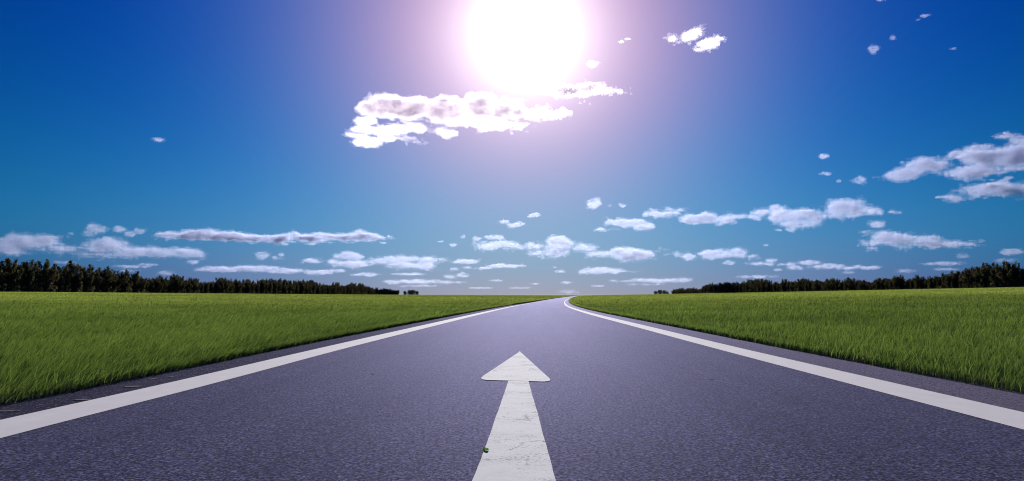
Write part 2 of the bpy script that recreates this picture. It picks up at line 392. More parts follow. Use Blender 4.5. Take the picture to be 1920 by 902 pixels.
def tube(P, R, k=6):
    """tapered tube through points P with radii R"""
    P = np.asarray(P, float); V, F = [], []
    for i, p in enumerate(P):
        tdir = P[min(i+1, len(P)-1)] - P[max(i-1, 0)]; tdir /= np.linalg.norm(tdir)
        u = np.cross(tdir, [0.3, 1, 0.1]); u /= np.linalg.norm(u); w = np.cross(tdir, u)
        for j in range(k):
            a = 2*math.pi*j/k; V.append(p + R[i]*(math.cos(a)*u + math.sin(a)*w))
    for i in range(len(P)-1):
        for j in range(k):
            F.append((i*k+j, i*k+(j+1) % k, (i+1)*k+(j+1) % k, (i+1)*k+j))
    return np.array(V), np.array(F)

def tree_meshes(seed, wide, pointed, low):
    """unit-height tree: trunk with upswept limbs, crown of leaf clumps along them"""
    r = np.random.default_rng(seed)
    TV, TF, nv = [], [], 0
    def add(P, R, k=6):
        nonlocal nv
        v, f = tube(P, R, k); TV.append(v); TF.append(f + nv); nv += len(v)
    lean = r.normal(0, 0.025, 2)
    spine = [np.array([lean[0]*s*s, lean[1]*s*s, s]) for s in np.linspace(0, 0.9, 7)]
    add(spine, np.linspace(0.022, 0.004, 7), 7)
    limbs = []
    nb = 18
    for i in range(nb):
        h0 = low + (0.70 - low)*(i + r.random()*0.6)/nb
        az = i*2.4 + r.normal(0, 0.4)
        top = min(0.98, h0 + r.uniform(0.20, 0.42))*(1.0 if r.random() < 0.6 else 0.9)
        reach = wide*(1.0 - 0.55*abs(h0 - 0.35)/0.5)*r.uniform(0.6, 1.1)*(1 - pointed*max(0, h0-0.3))
        p0 = np.array([lean[0]*h0*h0, lean[1]*h0*h0, h0]); dirn = np.array([math.cos(az), math.sin(az), 0])
        P = [p0 + dirn*reach*math.sin(u*1.45) + np.array([0, 0, (top-h0)*(u**1.25)]) for u in np.linspace(0, 1, 6)]
        add(P, np.linspace(0.010, 0.002, 6), 5); limbs.append((P, 1.0))
    limbs.append((spine[3:], 0.8))
    C, S = [], []
    for P, wgt in limbs:
        P = np.array(P); L = np.linalg.norm(np.diff(P, axis=0), axis=1).sum()
        n = int(330*L*wgt) + 14
        u = r.random(n)**0.75*(len(P)-1.001); i = u.astype(int); f = (u - i)[:, None]
        c = P[i]*(1-f) + P[i+1]*f
        spread = 0.052*(1.15 - 0.75*u/(len(P)-1))
        c = c + r.normal(0, 1, (n, 3))*spread[:, None]*np.array([1, 1, 1.25])
        C.append(c); S.append(np.full(n, 1.0))
        # short side sprays that break the outline
        for _ in range(3):
            q = P[r.integers(2, len(P))] + r.normal(0, 0.02, 3)
            dv = np.array([r.normal(0, 0.5), r.normal(0, 0.5), r.uniform(0.4, 1.2)]); dv /= np.linalg.norm(dv)
            m = 9; s = r.random(m)[:, None]
            C.append(q + dv*s*r.uniform(0.05, 0.11) + r.normal(0, 0.009, (m, 3))); S.append(np.full(m, 0.75))
    # low skirt of leaves
    m = 260; az = r.random(m)*2*math.pi; rad = wide*0.85*np.sqrt(r.random(m))
    C.append(np.stack([np.cos(az)*rad, np.sin(az)*rad, low*0.55 + 0.22*r.random(m)], -1)); S.append(np.full(m, 1.1))
    C = np.concatenate(C); S = np.concatenate(S); C[:, 2] = np.clip(C[:, 2], 0.02, 1.0)
    n = len(C)
    size = 0.027*S*r.uniform(0.7, 1.35, n)
    a = r.normal(0, 1, (n, 3)); a /= np.linalg.norm(a, axis=1)[:, None]
    bb = np.cross(a, r.normal(0, 1, (n, 3))); bb /= np.linalg.norm(bb, axis=1)[:, None]
    A = a*size[:, None]; B = bb*size[:, None]*0.62
    V = np.stack([C - A, C - A*0.1 + B, C + A, C - A*0.1 - B], 1).reshape(-1, 3)
    i = np.arange(n)[:, None]*4
    me = mesh_np('crown', V, i + np.array([0, 1, 2, 3]), m_leaf)
    tint = r.random((n, 1))
    c = np.array([0.070, 0.070, 0.056])*(1-tint) + np.array([0.160, 0.165, 0.112])*tint
    c = np.where(r.random((n, 1)) < 0.12, np.array([0.22, 0.22, 0.13]), c)
    c = np.where(r.random((n, 1)) < 0.10, np.array([0.11, 0.07, 0.06]), c)
    ca = me.color_attributes.new('leaf_tint', 'FLOAT_COLOR', 'POINT')
    ca.data.foreach_set('color', np.repeat(np.concatenate([c, np.ones((n, 1))], 1), 4, 0).astype(np.float32).ravel())
    return mesh_np('trunk', np.concatenate(TV), np.concatenate(TF), m_bark, True), me
KINDS = [('broad bushy', 0.44, 0.3, 0.05), ('tall feathery', 0.32, 0.6, 0.05), ('ragged open', 0.40, 0.4, 0.06), ('pointed', 0.33, 1.1, 0.05),
         ('rounded', 0.40, 0.7, 0.05), ('forked', 0.38, 0.2, 0.06), ('dense upright', 0.36, 0.45, 0.05), ('narrow', 0.28, 0.7, 0.05)]
TREES = [tree_meshes(100 + i, w, p, l) for i, (_, w, p, l) in enumerate(KINDS)]

ORD = ['first', 'second', 'third', 'fourth', 'fifth', 'sixth', 'seventh', 'eighth', 'ninth', 'tenth', 'eleventh', 'twelfth', 'thirteenth', 'fourteenth',
       'fifteenth', 'sixteenth', 'seventeenth', 'eighteenth', 'nineteenth']
TENS = {2: 'twenty', 3: 'thirty', 4: 'forty', 5: 'fifty', 6: 'sixty', 7: 'seventy', 8: 'eighty', 9: 'ninety'}
TENTH = {2: 'twentieth', 3: 'thirtieth', 4: 'fortieth', 5: 'fiftieth', 6: 'sixtieth', 7: 'seventieth', 8: 'eightieth', 9: 'ninetieth'}
def ordinal(n):
    if n < 20: return ORD[n-1]
    return TENTH[n//10] if n % 10 == 0 else TENS[n//10] + '-' + ORD[n % 10 - 1]
# outline of each row: bearing (pixel column of the 1920 px wide picture) against crown height in pixels there
LEFT_TOP = [(-200, 72), (-60, 66), (10, 63), (60, 58), (115, 56), (137, 55), (165, 52), (200, 46), (240, 41), (263, 37), (282, 35), (330, 35), (347, 34), (360, 28),
            (375, 24), (393, 26), (425, 29), (447, 26), (463, 26), (508, 27), (545, 27), (585, 27), (600, 21), (630, 21), (665, 21), (682, 18), (697, 12), (725, 11.5), (745, 9)]
RIGHT_TOP = [(1262, 8), (1286, 10.5), (1310, 9.5), (1325, 16), (1345, 20), (1380, 19), (1423, 24.5), (1450, 19), (1465, 22), (1500, 24), (1540, 20), (1563, 23),
             (1585, 25), (1605, 19), (1617, 21), (1634, 19), (1650, 22), (1663, 28), (1680, 27), (1700, 19), (1715, 23), (1727, 27), (1745, 25), (1770, 31), (1793, 34), (1813, 38), (1833, 37), (1845, 43), (1873, 44), (1893, 46), (1915, 42), (1980, 52), (2100, 57)]
REAL_H = 13.0
def depth_of(side, px):
    Hs = (61 - 53*px/780) if side < 0 else (9 + 39*(px - 1235)/685)
    return REAL_H*FPX/max(Hs, 7.5)
def plant(side, px, hpx, kind, flip, label, group, ddepth=0.0):
    d0 = depth_of(side, px) + ddepth
    x = (px - 960)/FPX*d0
    h = hpx*d0/FPX
    root = empty('broadleaf_tree', (x, d0, float(terrain(np.array([x]), np.array([d0]))[0]) - 0.25), flip)
    root.scale = (h, h, h)
    tm, cm = TREES[kind]
    link('trunk', tm, root); link('crown', cm, root)
    return tag(root, label, 'tree', group)
prng = random.Random(11)
def row(side, prof, anchor, group):
    pts = []
    px = prof[0][0] if side < 0 else prof[-1][0]
    end = prof[-1][0] if side < 0 else prof[0][0]
    while (px < end + 2) if side < 0 else (px > end - 2):
        H = np.interp(px, [p[0] for p in prof], [p[1] for p in prof])
        pts.append((px, H)); px += (1 if side < 0 else -1)*max(0.31*H*prng.uniform(0.75, 1.25), 5.0)
    prev = None; count = 0
    for k, (px, H) in enumerate(pts):
        kind = prng.choice([q for q in range(len(KINDS)) if q != prev]); prev = kind
        f = prng.choice([1.05, 1.0, 0.95, 0.88, 0.8, 1.08])
        if 0 < px < 1920: count += 1
        c = max(count, 1)
        size = 'taller' if f >= 1 else 'lower'
        plant(side, px, H*f + 1.5, kind, prng.uniform(0, 6.28),
              '%s %s dark tree, %s from the picture\'s %s edge in the %s row' % (size, KINDS[kind][0], ordinal(c), anchor, anchor), group)
    return pts
rowL = row(-1, LEFT_TOP, 'left', 'trees in the row beyond the left field')
rowR = row(1, RIGHT_TOP, 'right', 'trees in the row beyond the right field')
# the separate little clumps at the far ends of the rows
for px, hh, kind, lab in [(760, 7.5, 2, 'low ragged tree at the left of the small far clump past the left row'), (769, 9.5, 0, 'broad dark tree in the middle of the small far clump past the left row'),
                          (775, 10, 4, 'rounded tallest tree of the small far clump past the left row'), (782, 7.5, 6, 'low tree closing the small far clump past the left row')]:
    r_ = plant(-1, px, hh, kind, px, lab, 'small clump of trees beyond the end of the left row'); r_.scale.x *= 1.5; r_.scale.y *= 1.5
for px, hh, kind, lab in [(1229, 7, 2, 'low dark tree nearest the road in the small clump before the right row'), (1237, 9, 0, 'broad tallest tree of the small clump before the right row'), (1245, 8, 6, 'dense tree in the small clump before the right row'),
                          (1251, 5.5, 4, 'lowest tree in the small clump, beside the gap before the right row')]:
    r_ = plant(1, px, hh, kind, px, lab, 'small clump of trees before the right row'); r_.scale.x *= 1.5; r_.scale.y *= 1.5
# dense undergrowth filling the rows between the trunks
def undergrowth(side, prof, name_label):
    r = np.random.default_rng(31 + side)
    C, S = [], []
    x0, x1 = prof[0][0], prof[-1][0]
    px = x0
    while px < x1:
        H = np.interp(px, [p[0] for p in prof], [p[1] for p in prof])
        d0 = depth_of(side, px); s = d0/FPX; n = 26
        x = (px - 960)*s + r.normal(0, 1.2*s, n); dd = d0 + r.uniform(-2, 9, n)
        top = H*s*r.uniform(0.56, 0.78)
        z = terrain(x, dd) - 0.2 + top*r.random(n)**0.8
        C.append(np.stack([x, dd, z], -1)); S.append(np.full(n, np.clip(2.6*s, 0.45, 2.5))*r.uniform(0.7, 1.3, n))
        px += 1.5
    C = np.concatenate(C); S = np.concatenate(S); n = len(C)
    a = r.normal(0, 1, (n, 3)); a /= np.linalg.norm(a, axis=1)[:, None]
    bb = np.cross(a, r.normal(0, 1, (n, 3))); bb /= np.linalg.norm(bb, axis=1)[:, None]
    A = a*S[:, None]; B = bb*S[:, None]*0.65
    V = np.stack([C - A, C - A*0.1 + B, C + A, C - A*0.1 - B], 1).reshape(-1, 3)
    me = mesh_np('undergrowth', V, np.arange(n)[:, None]*4 + np.array([0, 1, 2, 3]), m_leaf)
    t_ = r.random((n, 1)); c = np.array([0.040, 0.036, 0.032])*(1-t_) + np.array([0.09, 0.08, 0.065])*t_
    ca = me.color_attributes.new('leaf_tint', 'FLOAT_COLOR', 'POINT')
    ca.data.foreach_set('color', np.repeat(np.concatenate([c, np.ones((n, 1))], 1), 4, 0).astype(np.float32).ravel())
    tag(link('undergrowth', me), name_label, 'undergrowth', kind='stuff')
undergrowth(-1, LEFT_TOP, 'dark scrub filling the foot of the left row of trees')
undergrowth(1, RIGHT_TOP, 'dark scrub filling the foot of the right row of trees')

# ------------------------------------------------------------------ clouds: closed bodies of droplets one to a few kilometres up
CLOUD_BASE = 1250.0
NOISE3 = np.random.default_rng(99).random(64**3).astype(np.float32)
def vnoise3(p, seed):
    r = NOISE3; p = p + np.array([seed*7.31, seed*3.17, seed*5.71], np.float32)
    i = np.floor(p).astype(np.int64); f = (p - i).astype(np.float32); f = f*f*(3 - 2*f); i &= 63
    j = (i + 1) & 63
    def at(a, c, e): return r[(a*64 + c)*64 + e]
    x0, y0, z0 = i[..., 0], i[..., 1], i[..., 2]; x1, y1, z1 = j[..., 0], j[..., 1], j[..., 2]
    fx, fy, fz = f[..., 0], f[..., 1], f[..., 2]
    a = at(x0, y0, z0)*(1-fx) + at(x1, y0, z0)*fx; c = at(x0, y1, z0)*(1-fx) + at(x1, y1, z0)*fx
    e = at(x0, y0, z1)*(1-fx) + at(x1, y0, z1)*fx; g_ = at(x0, y1, z1)*(1-fx) + at(x1, y1, z1)*fx
    return (a*(1-fy) + c*fy)*(1-fz) + (e*(1-fy) + g_*fy)*fz - 0.5
def surface_nets(F):
    """vertices (grid units) and quads of the zero level of F"""
    S = F > 0
    nx, ny, nz = F.shape
    corners = [(a, c, e) for a in (0, 1) for c in (0, 1) for e in (0, 1)]
    cnt = sum(S[a:nx-1+a, c:ny-1+c, e:nz-1+e].astype(np.int8) for a, c, e in corners)
    act = (cnt > 0) & (cnt < 8)
    cells = np.argwhere(act); vid = np.full(act.shape, -1, np.int32); vid[act] = np.arange(len(cells))
    acc = np.zeros((len(cells), 3)); num = np.zeros(len(cells))
    ci = cells.T
    val = {c: F[ci[0]+c[0], ci[1]+c[1], ci[2]+c[2]] for c in corners}
    for c in corners:
        for ax in range(3):
            if c[ax]: continue
            e = list(c); e[ax] = 1; e = tuple(e)
            v0, v1 = val[c], val[e]; cr = (v0 > 0) != (v1 > 0)
            t = np.where(cr, v0/np.where(cr, v0 - v1, 1), 0)
            for k in range(3): acc[:, k] += np.where(cr, c[k] + (t if k == ax else 0), 0)
            num += cr
    V = cells + acc/num[:, None]
    Q = []
    for ax in range(3):
        u, w = (ax+1) % 3, (ax+2) % 3
        s0 = [slice(None)]*3; s1 = [slice(None)]*3; s0[ax] = slice(0, -1); s1[ax] = slice(1, None)
        cr = S[tuple(s0)] != S[tuple(s1)]
        e = np.argwhere(cr); ok = (e[:, u] > 0) & (e[:, w] > 0) & (e[:, u] < F.shape[u]-1) & (e[:, w] < F.shape[w]-1); e = e[ok]
        flip = S[tuple(e.T)]
        q = []
        for du, dw in ((1, 1), (0, 1), (0, 0), (1, 0)):
            c = e.copy(); c[:, u] -= du; c[:, w] -= dw; q.append(vid[tuple(c.T)])
        q = np.stack(q, -1); q[~flip] = q[~flip][:, ::-1]; Q.append(q)
    return V, np.concatenate(Q)
def cloud_mat(density, size, colour, patchy, skin):
    m, t, o = mat('cloud_droplets'); b = NB(t)
    v = b.n('ShaderNodeVolumePrincipled'); v.inputs['Color'].default_value = (*colour, 1)
    v.inputs['Anisotropy'].default_value = CLOUD_G
    g = b.n('ShaderNodeTexCoord').outputs['Object']
    nz = b.noise(b.mapping(g, (0.8/size, 0.9/size, 1.5/size)), 1.0, 5, 0.62)
    b.link(b.math('MULTIPLY', b.ramp(nz, 0.5 - patchy, 0.5 + patchy), density*2.0), v.inputs['Density'])
    b.link(v.outputs[0], o.inputs['Volume'])
    if not skin: return m
    ts = b.n('ShaderNodeBsdfTransparent'); tl = b.n('ShaderNodeBsdfTranslucent'); tl.inputs[0].default_value = (0.9, 0.9, 0.9, 1)
    mx = b.n('ShaderNodeMixShader'); mx.inputs[0].default_value = 0.01       # the thinnest veil of droplets at the edge
    b.link(ts.outputs[0], mx.inputs[1]); b.link(tl.outputs[0], mx.inputs[2]); b.link(mx.outputs[0], o.inputs['Surface'])
    return m
CLOUD_G = 0.6
def pixel_dir(px, py):
    x = (px - 960)/FPX; y = (451 - py)/FPX
    v = np.array([x, math.cos(PITCH) - y*math.sin(PITCH), math.sin(PITCH) + y*math.cos(PITCH)]); return v/np.linalg.norm(v)
def make_cloud(k, label, tau, lobes):
    L = np.array(lobes, float)                                   # bearing columns, in pixels of the 1920 px picture: cx, cy, rx, ry
    cx = 0.5*((L[:, 0]-L[:, 2]).min() + (L[:, 0]+L[:, 2]).max()); cyy = (L[:, 1]+L[:, 3]).max()
    dv = pixel_dir(cx, cyy)
    dist = min(CLOUD_BASE/max(dv[2], 1e-3), 45000.0)
    P0 = dv*dist + np.array([0, 0, EYE]); s = dist/FPX           # metres per pixel there
    r = np.random.default_rng(500 + k)
    rmax = L[:, 3].max()
    vox = max(0.62, rmax/24); vw = vox*2.2
    amp = 0.75*min(rmax, 14); wl = max(1.6*min(rmax, 14), 4.0)
    pad = 2.0*amp + 3
    x = np.arange((L[:, 0]-L[:, 2]).min() - pad, (L[:, 0]+L[:, 2]).max() + pad, vox) - cx
    y = np.arange(-(pad), cyy - (L[:, 1]-L[:, 3]).min() + pad, vox)
    dep = np.sqrt(L[:, 2]*L[:, 3])*0.85
    zc = r.normal(0, 0.25, len(L))*dep
    w = np.arange((zc-dep).min() - pad, (zc+dep).max() + pad, vw)
    Xg, Yg, Wg = np.meshgrid(x, y, w, indexing='ij'); Xg = Xg.astype(np.float32); Yg = Yg.astype(np.float32); Wg = Wg.astype(np.float32)
    F = np.full(Xg.shape, -1e3, np.float32)
    for (a, c, rx, ry), z0, dz in zip(L, zc, dep):
        ex, ey, ew = (Xg - (a-cx))/rx, (Yg - (cyy-c))/ry, (Wg - z0)/dz
        q = np.sqrt(ex*ex + ey*ey + ew*ew)
        g1 = np.sqrt((ex/rx)**2 + (ey/ry)**2 + (ew/dz)**2) + 1e-4
        F = np.maximum(F, np.minimum(np.where(q > 1, (1 - q)*q/g1, ry*(1 - q)), 1e3))
    near = np.abs(F) < 1.45*amp
    pts = (np.stack([Xg[near]*0.60, Yg[near], Wg[near]*0.75], -1)/wl).astype(np.float32)
    nz = np.zeros(len(pts), np.float32); hf = np.zeros(len(pts), np.float32); g_ = 1.0
    for oc in range(5):
        v_ = vnoise3(pts*2.0**oc, (oc + 7*k) % 40)
        nz += g_*(v_ if oc < 2 else 1.9*np.abs(v_) - 0.36)
        if oc >= 2: hf += g_*v_
        g_ *= 0.66
    F[near] += amp*nz*1.2 + (0.04 if cyy > 300 else -0.10)*amp
    veil = F.copy(); veil[near] += amp*(0.12 + 1.3*hf)
    ca_, sa_ = dv[1]/math.hypot(dv[0], dv[1]), dv[0]/math.hypot(dv[0], dv[1])
    def body(G):
        G[[0, -1]] = -1; G[:, [0, -1]] = -1; G[:, :, [0, -1]] = -1
        V, Q = surface_nets(G)
        Vp = np.stack([x[0] + V[:, 0]*vox, w[0] + V[:, 2]*vw, y[0] + V[:, 1]*vox], -1)*s
        return np.stack([Vp[:, 0]*ca_ + Vp[:, 1]*sa_, -Vp[:, 0]*sa_ + Vp[:, 1]*ca_, Vp[:, 2]], -1), Q[:, ::-1]
    thick = 2*np.sqrt(rmax*np.median(L[:, 3]))*s
    col, patchy = ((0.985, 0.935, 0.985), 0.3) if cyy < 300 and 600 < cx < 1400 else ((0.52, 0.57, 0.74), 0.2)  # away from the sun, haze is painted in as a dim bluish droplet colour
    far = float(np.interp(cyy, [400, 540], [1.0, 0.45]))  # thinner towards the horizon, standing in for the haze before them
    V, Q = body(veil)
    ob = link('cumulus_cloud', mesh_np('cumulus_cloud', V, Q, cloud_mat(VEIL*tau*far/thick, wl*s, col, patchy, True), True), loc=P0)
    core = F - 0.22*amp
    if (core > 0).sum() > 60:
        V, Q = body(core)
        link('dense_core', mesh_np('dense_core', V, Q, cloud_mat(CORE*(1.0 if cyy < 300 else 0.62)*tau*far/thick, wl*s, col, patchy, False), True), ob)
    tag(ob, label, 'cloud', 'small white clouds scattered over the blue sky')
VEIL, CORE = 0.070, 0.38
CLOUDS = [
 ('largest white cloud with mauve shaded core, just below the sun', 7, [(725,200,50,24),(775,204,60,23),(830,206,50,25),(700,208,30,13),(862,222,40,13),(905,200,38,25),(950,207,45,21),(1010,210,50,13),(1050,210,22,8),(920,232,45,11),(960,230,40,9),(905,244,14,5)]),
 ('ragged white cloud directly under the left half of the largest cloud', 3.5, [(690,230,30,9),(720,245,60,11),(780,242,60,9),(835,248,20,7),(690,268,30,11),(670,257,20,5),(785,266,25,8),(740,260,50,7)]),
 ('bright spindle cloud at the lower right of the sun', 5, [(1075,170,60,15),(1035,173,28,9),(1140,172,28,5),(1095,192,13,4)]),
 ('tiny brilliant white cloud puff right beside the sun glare', 4, [(1113,119,14,7)]),
 ('faint slanting wisp high to the right of the sun', 1, [(1166,78,6,3),(1176,73,6,2)]),
 ('larger bright puff of the pair high right of the sun', 2.6, [(1299,61,19,14),(1292,70,14,6),(1264,70,6,3.5)]),
 ('ragged lower puff of the pair high right of the sun', 2.2, [(1330,82,20,10),(1346,76,16,4),(1318,92,14,4)]),
 ('small round wisp alone in the deep blue upper right sky', 1, [(1637,91,9,8)]),
 ('tiny thin wisp just above the small round one, upper right sky', 0.7, [(1674,70,5,5)]),
 ('thin slanting wisp near the top edge, upper right sky', 0.8, [(1735,31,9,3),(1723,35,5,2)]),
 ('tiny flat wisp farthest right in the upper sky', 1, [(1788,91,8,3)]),
 ('scrap of cloud cut by the top edge of the picture', 1, [(1654,-1,10,4)]),
 ('lone tiny flat cloud in the left blue sky', 1.6, [(298,263,13,4)]),
 ('large grey bottomed cloud reaching the right edge of the picture', 5.5, [(1725,318,30,9),(1765,308,40,13),(1850,302,50,17),(1910,305,42,19),(1820,322,50,9),(1885,322,32,9)]),
 ('slanting white streak above the large cloud at the right edge', 3, [(1805,288,20,7),(1840,279,26,8),(1876,264,24,7)]),
 ('white corner of a cloud touching the right edge, highest there', 3, [(1914,266,17,9)]),
 ('oval white cloud below the large cloud at the right edge', 4, [(1840,357,42,10),(1805,371,22,7),(1862,366,20,7)]),
 ('small flat scrap left of the oval cloud near the right edge', 1.5, [(1768,370,13,2.6)]),
 ('small slanting scrap between the oval and the large right edge cloud', 2, [(1880,344,13,5),(1890,337,8,3)]),
 ('rounded grey cloud cut by the right edge of the picture', 5, [(1917,357,24,13)]),
 ('small bright oval cloud alone in the right middle sky', 2, [(1545,293,10,4.5)]),
 ('faint flat speck of cloud below the small bright oval', 1, [(1547,326,10,3)]),
 ('small fluffy cloud right of centre with a tail', 2.2, [(1616,337,15,8),(1640,334,10,2.5)]),
 ('tiny speck of cloud left of the small fluffy one', 1, [(1573,340,5,3)]),
 ('triangular white puff right of the road vanishing point', 3, [(1113,383,12,9),(1116,377,7,6),(1104,389,7,3)]),
 ('thin wisp to the right of the triangular puff', 1.2, [(1167,386,8,4),(1143,386,5,2)]),
 ('long puffy cloud with two scraps under its left end', 4, [(1140,416,14,7),(1175,418,38,7),(1205,424,22,8),(1125,430,11,3),(1151,429,9,3)]),
 ('flat double layered cloud above the long puffy one', 3.2, [(1240,402,34,7),(1250,394,28,2.6),(1214,402,8,4)]),
 ('long beaded cloud stretching right from the double layered one', 4.5, [(1305,411,26,9),(1325,408,22,10),(1352,413,34,5.5),(1388,407,28,5.5),(1430,402,26,7.5),(1448,395,14,9),(1408,409,16,5)]),
 ('widest bright heaped cloud in the right middle sky', 4, [(1480,402,26,10),(1515,400,42,11),(1575,392,35,14),(1600,399,30,7),(1497,415,22,7),(1522,417,16,7)]),
 ('small rounded cloud at the right tip of the heaped cloud', 2.2, [(1643,397,15,6),(1672,399,11,4)]),
 ('smaller tiny scrap under the left end of the heaped cloud', 1.6, [(1459,431,6,3)]),
 ('larger tiny scrap under the left end of the heaped cloud', 2, [(1481,431,10,5)]),
 ('small stacked cloud left above the broad flat based cloud', 2.2, [(1643,423,16,7),(1637,435,18,3),(1634,443,9,2.2)]),
 ('broad flat based cloud low in the right sky', 4.5, [(1660,455,28,6),(1685,448,36,11),(1720,450,40,10),(1730,460,60,5.5),(1772,460,28,3.5),(1655,464,11,4)]),
 ('tiny dash of cloud left of the broad flat based cloud', 1.2, [(1436,460,6,2.2)]),
 ('small peaked cloud low at the right edge', 2, [(1899,473,20,5)]),
 ('faint scrap of cloud above the right tree row', 1, [(1808,481,12,4)]),
 ('long ridge of cloud low above the road vanishing point', 5, [(920,460,34,8),(905,463,18,5),(970,461,34,8),(1005,460,34,8),(1048,455,32,12),(1030,472,40,6)]),
 ('dark bellied cloud joining the long ridge on its right', 5, [(1100,465,25,7),(1165,475,52,12),(1205,478,45,8),(1112,476,15,7),(1240,475,20,5),(1270,478,12,6)]),
 ('hooked cloud right of the dark bellied one', 4, [(1300,481,15,6),(1340,477,38,8),(1385,475,20,7),(1408,480,10,3.5)]),
 ('lens shaped cloud below the hooked one', 2.5, [(1425,495,28,4.5),(1440,490,14,4),(1370,493,10,4)]),
 ('tiny round puff left above the long ridge', 2, [(868,444,6,4)]),
 ('small white scrap between the round puff and the flat cap', 2, [(895,447,11,4.5)]),
 ('small flat cap of cloud just above the long ridge', 2.4, [(926,445,18,4)]),
 ('bright little cloud with a tail above the long ridge', 2.6, [(968,421,16,5.5),(946,415,9,3)]),
 ('small slanting cloud higher than the bright little one', 2, [(1004,403,12,3.5),(996,406,7,2.4)]),
 ('longest flat grey cloud with a white upper edge, left sky', 7, [(345,446,42,6),(390,443,42,9),(440,446,50,6.5),(500,447,60,6.5),(560,445,60,7),(620,443,50,8),(665,440,42,8),(705,441,28,4)]),
 ('wider thin shred hanging under the longest flat grey cloud', 1.3, [(585,457,14,3)]),
 ('narrower thin shred hanging under the longest flat grey cloud', 1.2, [(535,458,10,2.6)]),
 ('tiny flat scrap right of the longest flat grey cloud', 1.8, [(719,455,9,2.6)]),
 ('small grey spindle left of the twin heaped cloud', 3, [(587,489,24,5)]),
 ('small round white puff between the spindle and the twin heap', 2.2, [(624,490,11,6)]),
 ('twin heaped cloud with a flat dark base, left of centre', 4, [(655,482,28,8),(660,494,40,7),(690,496,22,4),(638,498,12,3)]),
 ('wide grey bellied cloud left of the road vanishing point', 4.5, [(708,490,22,6),(760,487,42,9),(770,497,48,8),(800,488,30,8),(830,486,14,5)]),
 ('small flat cloud right of the wide grey bellied one', 2.4, [(872,490,28,5),(853,504,9,2.8),(878,502,12,3)]),
 ('tiny white scrap floating over the wide grey bellied cloud', 1.8, [(848,459,10,4)]),
 ('tiny flat scrap beside the white one over the grey bellied cloud', 1.4, [(826,453,8,2)]),
 ('long low wavy cloud right of the small flat one', 3, [(945,499,40,4.5),(912,502,24,3),(975,498,12,4)]),
 ('small curled cloud low left of the road end', 2.2, [(865,516,14,5),(848,519,15,3)]),
 ('long flat cloud skimming above the left tree row', 3.6, [(420,506,42,5),(480,504,52,5),(540,508,45,4.5),(590,510,30,4.5),(625,507,15,4)]),
 ('small thin cloud right of the long flat one', 2, [(685,515,30,3.5)]),
 ('thin straight bar of cloud low left of centre', 1.8, [(765,514,38,3)]),
 ('pale pinkish bank of cloud over the end of the left row', 1.8, [(780,528,62,4.5),(740,529,20,4.5),(832,529,42,2.6),(790,536,40,2.2)]),
 ('thin dash of cloud low above the road end', 1.3, [(930,526,17,2.2)]),
 ('faint pink dash just over the horizon left of the road', 1.0, [(900,540,24,2)]),
 ('small faint dash straight above the road end', 1.1, [(1003,532,11,2.2)]),
 ('faint arched cloud just over the horizon at the road', 0.8, [(976,540,22,2.5)]),
 ('little peaked cloud right above the far bend of the road', 1.6, [(1063,530,12,3)]),
 ('faint dash right of the little peaked cloud', 1.0, [(1122,536,13,2)]),
 ('pale heap rising from the horizon behind the road bend', 0.8, [(1065,547,22,4)]),
 ('wavy cloud with a peaked top low right of the road end', 3, [(1130,507,40,6),(1100,509,16,5),(1160,509,30,3),(1185,510,12,2.5)]),
 ('lower thin slip of cloud left of the wavy one', 1.6, [(1050,509,12,3)]),
 ('upper thin slip of cloud left of the wavy one', 1.3, [(1040,501,6,2)]),
 ('long pale bank of cloud low before the right row', 2, [(1230,526,46,4.5),(1278,525,20,4.5),(1170,527,26,2.4),(1212,533,32,2)]),
 ('long crested cloud low above the right tree row', 3.4, [(1520,494,26,5),(1490,495,20,4),(1500,500,16,4.5),(1550,500,36,4.5),(1600,503,40,3.5)]),
 ('small dash of cloud left of the long crested one', 1.5, [(1459,506,9,2.6)]),
 ('small oval scrap under the long crested cloud', 1.4, [(1592,511,13,3)]),
 ('small pale cloud just above the middle of the right row', 1.4, [(1697,508,17,4)]),
 ('faint bank half hidden behind the right row of trees', 1.2, [(1420,519,38,3.5)]),
 ('thin streaks of cloud over the tall end of the right row', 1.2, [(1768,496,36,3.2),(1772,505,20,2.4)]),
 ('faint low wisp over the tallest trees at the right', 0.9, [(1892,489,20,4)]),
 ('broad blue grey bank of cloud reaching the left edge', 4, [(20,460,32,8),(80,462,50,12),(60,475,30,6),(120,470,40,9),(190,465,46,13),(180,477,46,7),(240,472,42,8),(278,472,20,7),(312,472,34,6.5),(342,476,12,3)]),
 ('rounded puff highest of the group over the left bank', 2.6, [(183,430,19,9),(170,437,10,4)]),
 ('slanting white scrap beside the rounded puff, left sky', 2, [(225,432,10,5),(240,439,9,4.5)]),
 ('small rightmost puff of the group over the left bank', 1.8, [(264,433,10,5)]),
 ('tiny faint puff leftmost of the group over the left bank', 1.0, [(133,438,5,2.4)]),
 ('small flat puff right below the tip of the left bank', 1.8, [(362,491,13,4)]),
 ('thin slanting streak above the left tree row', 1.4, [(248,500,32,3),(272,497,18,2.6)]),
 ('faint streak just over the left treetops', 1.0, [(240,508,20,2.6)]),
 ('faint low puff behind the tall left treetops', 1.0, [(120,492,20,3.4)]),
 ('small pale oval over the dip in the left row', 1.3, [(312,512,17,4)]),
 ('small white cloud above the long flat low cloud, left', 2.2, [(493,480,15,6.5)]),
 ('upper tiny puff beside the small white cloud, left', 1.8, [(527,477,6,4)]),
 ('lower tiny puff beside the small white cloud, left', 1.8, [(525,485,7,3),(516,484,6,4)]),
]
for k, (lab, tau, lobes) in enumerate(CLOUDS):
    make_cloud(k, lab, tau, lobes)

